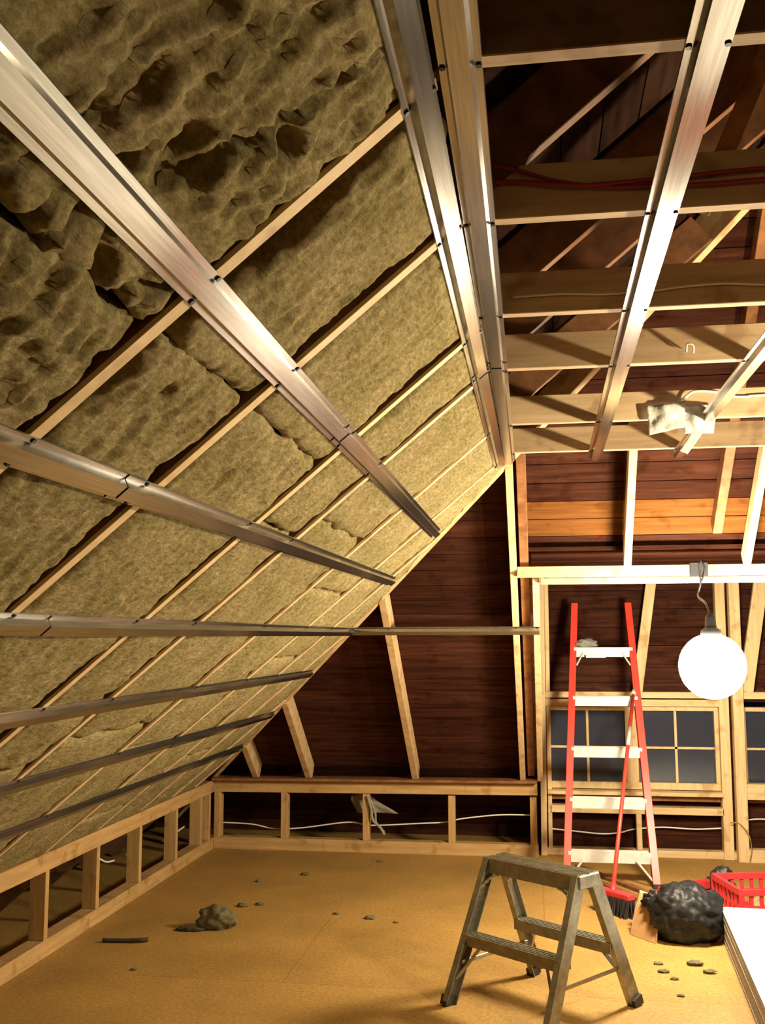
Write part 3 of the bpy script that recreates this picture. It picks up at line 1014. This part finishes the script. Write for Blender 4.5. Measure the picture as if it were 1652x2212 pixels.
for eu in (-1, 1):
    z_ = .17
    v_ = .300 - .255 * z_ / SH
    one('spreader_bar', sp(eu * .262, -v_, z_), sp(eu * .262, v_, z_), .004, .018, ALU, (0, 0, 1), parent=t)

# ------------------------------------------------------------------ things at the lower right
t = thing('wallboard_stack', (1.4, 5.0, 0), 'glaring white flat stack of boards on the floor at the lower right edge', 'board stack')
P0, P1 = Vector((.940, 5.91, 0)), Vector((.800, 3.60, 0))
n_sh = 10
for k in range(n_sh):
    bm = bmesh.new()
    j0, j1 = (k * 37 % 5) * .0003, (k * 23 % 5) * .0003
    a_, b_ = P1 + Vector((j0, j1, 0)), P0 + Vector((j1, -j0, 0))
    z0_, z1_ = k * .016 + .0005, (k + 1) * .016
    c_, d_ = b_ + Vector((1.22, -.075, 0)), a_ + Vector((1.22, -.075, 0))
    vb = [bm.verts.new((q.x, q.y, zz)) for zz in (z0_, z1_) for q in (a_, d_, c_, b_)]
    for f in ((3, 2, 1, 0), (4, 5, 6, 7), (0, 1, 5, 4), (1, 2, 6, 5), (2, 3, 7, 6), (3, 0, 4, 7)):
        bm.faces.new([vb[i] for i in f])
    o = obj('wallboard', bm, WHITE, t)
    o.data.materials.append(EDGE)
    for pl in o.data.polygons:
        if abs(pl.normal.z) < .5:
            pl.material_index = 1

# black bag: creased lump with a twisted mouth
def lump(name, c, r, seed, mat, label, cat, amp=.25, sub=4, sc=2.2, parent=None, folds=0.0):
    bm = bmesh.new()
    bmesh.ops.create_icosphere(bm, subdivisions=sub, radius=1)
    for v_ in bm.verts:
        d = v_.co.normalized()
        k = 1 + noise.fractal(d * sc + Vector((seed, 0, 0)), 1, 2, 4) * amp
        k += abs(noise.noise(d * sc * 2.7 + Vector((0, seed, 0)))) * amp * .6
        if folds:
            th = math.atan2(d.y, d.x)
            k += folds * abs(math.sin(folds * 60 * th + 3 * noise.noise(d * 2))) * (.4 + .6 * d.z) - .12 * max(0, d.z) ** 3
        q = Vector((d.x * r[0], d.y * r[1], d.z * r[2])) * k
        if q.z < -r[2] * .72:
            q.z = -r[2] * .72
        v_.co = q + Vector(c) + Vector((0, 0, r[2] * .72))
    for f in bm.faces:
        f.smooth = True
    o = obj(name, bm, mat, parent)
    return tag(o, label, cat) if parent is None else o


lump('rag', (.345, LP(0, 1.52).y, 1.529), (.075, .035, .035), 77, RAG, 'small grey rag lying on the ladder\'s top step', 'rag', .5, 3)
t = thing('trash_bag', (.75, 5.86, 0), 'black plastic rubbish bag slumped on the floor beside the white boards', 'bag')
lump('bag_body', (.755, 5.87, 0), (.185, .16, .165), 4, BAGM, '', '', .16, 5, 2.0, t, .10)
lump('bag_neck', (.60, 5.95, .13), (.06, .05, .05), 9, BAGM, '', '', .4, 4, 2.6, t)

bm = bmesh.new()
vsb = [bm.verts.new(q) for q in ((.46, 5.90, 0), (.58, 5.74, 0), (.61, 5.85, .16), (.57, 5.98, .17), (.50, 6.00, .12))]
bm.faces.new(vsb)
tag(obj('cardboard_scrap', bm, CARD, solid=.006), 'brown cardboard flap propped between the stool and the black bag', 'cardboard')
bm = bmesh.new()
add_bar(bm, (.525, 6.05, .10), (.555, 6.05, .19), .05, .04, (0, 1, 0))
add_bar(bm, (.52, 6.07, 0), (.535, 6.06, .10), .04, .03, (0, 1, 0))
tag(obj('wood_block', bm, PINE_Z, bevel=.004), 'small yellowish wood offcut standing behind the cardboard flap', 'wood offcut')

# red crate behind the boards
t = thing('crate', (1.3, 6.35, 0), 'open red plastic crate with pierced sides behind the white boards', 'crate')
C0, C1, C2 = Vector((1.085, 6.12, 0)), Vector((.998, 6.51, 0)), Vector((.40, .085, 0))


def crate_side(nm, a_, b_, nwin):
    bm = bmesh.new()
    h0, h1 = .0, .205
    d = b_ - a_
    upz = Vector((0, 0, 1))
    add_bar(bm, a_ + upz * .02, b_ + upz * .02, .008, .04)
    add_bar(bm, a_ + upz * .105, b_ + upz * .105, .008, .02)
    add_bar(bm, a_ + upz * .188, b_ + upz * .188, .022, .034)
    for k in range(nwin + 1):
        q = a_ + d * (k / nwin)
        add_bar(bm, q, q + upz * .19, .012 if 0 < k < nwin else .02, .02, d)
    return obj(nm, bm, RED_P, t, .001)


cc = [C0, C1, C1 + C2, C0 + C2]
for k in range(4):
    crate_side('side', cc[k], cc[(k + 1) % 4], 7)
bm = bmesh.new()
for k in range(9):
    a_ = C0.lerp(C1, k / 8) + Vector((0, 0, .006))
    add_bar(bm, a_, a_ + C2, .02, .01)
for k in range(9):
    a_ = C0 + C2 * (k / 8) + Vector((0, 0, .012))
    add_bar(bm, a_, a_ + (C1 - C0), .012, .006)
obj('base', bm, RED_P, t)
lump('insulation_scrap', (1.27, 6.36, .02), (.09, .07, .06), 21, WOOL, 'yellowish lump of wool lying in the red crate', 'insulation scrap', .3, 3)

t = thing('bar_clamp', (.9, 6.9, 0), 'low red bar with dark grips lying on the floor behind the bag', 'tool')
q0, q1 = Vector((.715, 6.74, .035)), Vector((1.10, 7.05, .035))
one('bar', q0, q1, .05, .05, RED_P, parent=t)
for f in (.12, .5, .95):
    c_ = q0.lerp(q1, f)
    one('grip', c_ - (q1 - q0).normalized() * .035, c_ + (q1 - q0).normalized() * .035, .062, .07, BLACK, parent=t, bevel=.006)
lump('tool_pouch', (1.10, 6.80, 0), (.075, .07, .10), 33, BLACK, 'dark purple tool pouch between the red bar and the crate', 'tool pouch', .25, 4)

for (a_, b_, lab) in (((.235, 7.50, .012), (.64, 6.80, .012), 'brown wood strip on the floor under the ladder, the farther one'),
                      ((.235, 7.27, .012), (.585, 6.62, .012), 'brown wood strip on the floor under the ladder, the nearer one')):
    o = one('wood_strip', a_, b_, .045, .022, OLD)
    tag(o, lab, 'wood strip', 'wood strips under the ladder')

# ------------------------------------------------------------------ debris on the floor
lump('insulation_scrap', (-1.80, 5.70, 0), (.10, .06, .07), 41, DIRTY, 'fist sized dark wool lump on the bare floor at lower left', 'insulation scrap', .3, 4)
lump('insulation_scrap', (-1.93, 5.64, 0), (.075, .03, .014), 42, DARK, 'flat dark crumb trail beside the floor wool lump', 'insulation scrap', .5, 3)
bm = bmesh.new()
add_tube(bm, smooth_path([(-2.32, 5.36, .012), (-2.2, 5.372, .012), (-2.12, 5.38, .016), (-2.085, 5.40, .014)], 5), .012, 6)
tag(obj('stick', bm, DARK), 'thin dark stick lying on the floor near the left knee wall', 'stick')
CR = [(-1.60, 7.03, .035, 'dark wool crumb on the floor nearest the back knee wall'), (-1.86, 6.79, .028, 'dark wool crumb left of the one nearest the back wall'),
      (-1.79, 6.17, .040, 'flat dark crumb behind the large floor wool lump'), (-1.70, 6.22, .030, 'second flat crumb behind the large floor wool lump'),
      (-.99, 6.01, .035, 'flat dark crumb in the middle of the floor'), (-1.20, 6.08, .022, 'tiny crumb left of the mid floor crumb'),
      (-1.98, 4.95, .020, 'small dark crumb in the empty left foreground'), (-.83, 5.95, .018, 'tiny crumb right of the mid floor crumb'),
      (-1.16, 7.5, .025, 'dark crumb at the foot of the back knee wall'), (.73, 5.42, .045, 'greenish wool crumb in front of the black bag'),
      (.78, 5.30, .035, 'second greenish wool crumb below the black bag'), (.56, 5.28, .030, 'flat pale crumb right of the stool'),
      (.60, 5.18, .022, 'tiny lilac crumb right of the stool'), (.55, 5.40, .026, 'small grey crumb near the cardboard flap'),
      (.60, 4.95, .02, 'faint crumb in the bright right foreground')]
for k, (x, y, r, lab) in enumerate(CR):
    o = lump('wool_crumb', (x, y, 0), (r * .8, r * .5, r * .28), 60 + k, DIRTY, lab, 'debris', .5, 3)
    o['group'] = 'crumbs on the floor'

# ------------------------------------------------------------------ hanging work lamp at the header
def lathe(bm, prof, c, axis, seg=32):
    d, s_, u_ = frame(Vector(axis), Vector((0, 0, 1)))
    rings = []
    for r_, h_ in prof:
        rings.append([bm.verts.new(Vector(c) + d * h_ + (s_ * math.cos(2 * math.pi * k / seg) + u_ * math.sin(2 * math.pi * k / seg)) * max(r_, 1e-4)) for k in range(seg)])
    for a_, b_ in zip(rings, rings[1:]):
        for k in range(seg):
            f = bm.faces.new((a_[k], a_[(k + 1) % seg], b_[(k + 1) % seg], b_[k]))
            f.smooth = True


t = thing('work_lamp', (HUNG_LAMP.x, HUNG_LAMP.y, 1.26), 'glaring white round globe work lamp hanging on a cord below the header', 'lamp')
GR = .17
bm = bmesh.new()
bmesh.ops.create_uvsphere(bm, u_segments=32, v_segments=20, radius=GR, matrix=Matrix.Translation(HUNG_LAMP))
for f in bm.faces:
    f.smooth = True
obj('globe', bm, GLOBE, t)
up_ = Vector((0, 0, 1))
bm = bmesh.new()
lathe(bm, [(.055, GR - .012), (.052, GR + .015), (.030, GR + .03), (.026, GR + .085), (.012, GR + .10)], HUNG_LAMP, up_, 24)
obj('socket', bm, BLACK, t)
bm = bmesh.new()
add_tube(bm, smooth_path([HUNG_LAMP + up_ * (GR + .09), HUNG_LAMP + Vector((-.005, .10, GR + .16)), (.885, 5.90, 1.83), (.905, 5.915, 1.90), (.90, 5.915, 2.02)], 8), .006, 6)
add_tube(bm, smooth_path([(.905, 5.915, 1.90), (.93, 5.91, 1.97), (.91, 5.92, 2.03)], 6), .005, 6)
obj('cord', bm, BLACK, t)
bm = bmesh.new()
add_box(bm, (.85, 5.918, 1.935), (.95, 5.934, 2.02))
obj('clamp', bm, BLACK, t, .004)

# ------------------------------------------------------------------ work lamp on a stand, outside the frame to the right
t = thing('stand_lamp', (1.82, 3.14, 0), 'tripod work lamp standing to the right outside the frame', 'lamp')
bm = bmesh.new()
add_tube(bm, [(1.82, 3.14, .35), (1.82, 3.14, 1.86)], .014, 10)
obj('pole', bm, BLACK, t)
for k in range(3):
    an = k * 2.094 + .4
    bm = bmesh.new()
    add_tube(bm, [(1.82, 3.14, .55), (1.82 + .45 * math.cos(an), 3.14 + .45 * math.sin(an), .01)], .010, 8)
    obj('leg', bm, BLACK, t)
bm = bmesh.new()
add_box(bm, (1.73, 3.04, 1.86), (1.83, 3.24, 2.02))
obj('housing', bm, BLACK, t, .006)
bm = bmesh.new()
add_box(bm, (1.723, 3.055, 1.875), (1.729, 3.225, 2.005))
obj('lamp_glass', bm, GLOW, t)
lamp('stand_lamp_light', STAND_LAMP, STAND_W, STAND_COL, .045)
sl_ = bpy.data.lights.new('stand_lamp_beam', 'SPOT')
sl_.energy = STAND_BEAM_W
sl_.color = STAND_COL
sl_.shadow_soft_size = .045
sl_.spot_size = math.radians(145)
sl_.spot_blend = .85
so = bpy.data.objects.new('stand_lamp_beam', sl_)
so.location = STAND_LAMP
so.rotation_euler = Vector((-.86, .12, .46)).to_track_quat('-Z', 'Y').to_euler()
COL.objects.link(so)
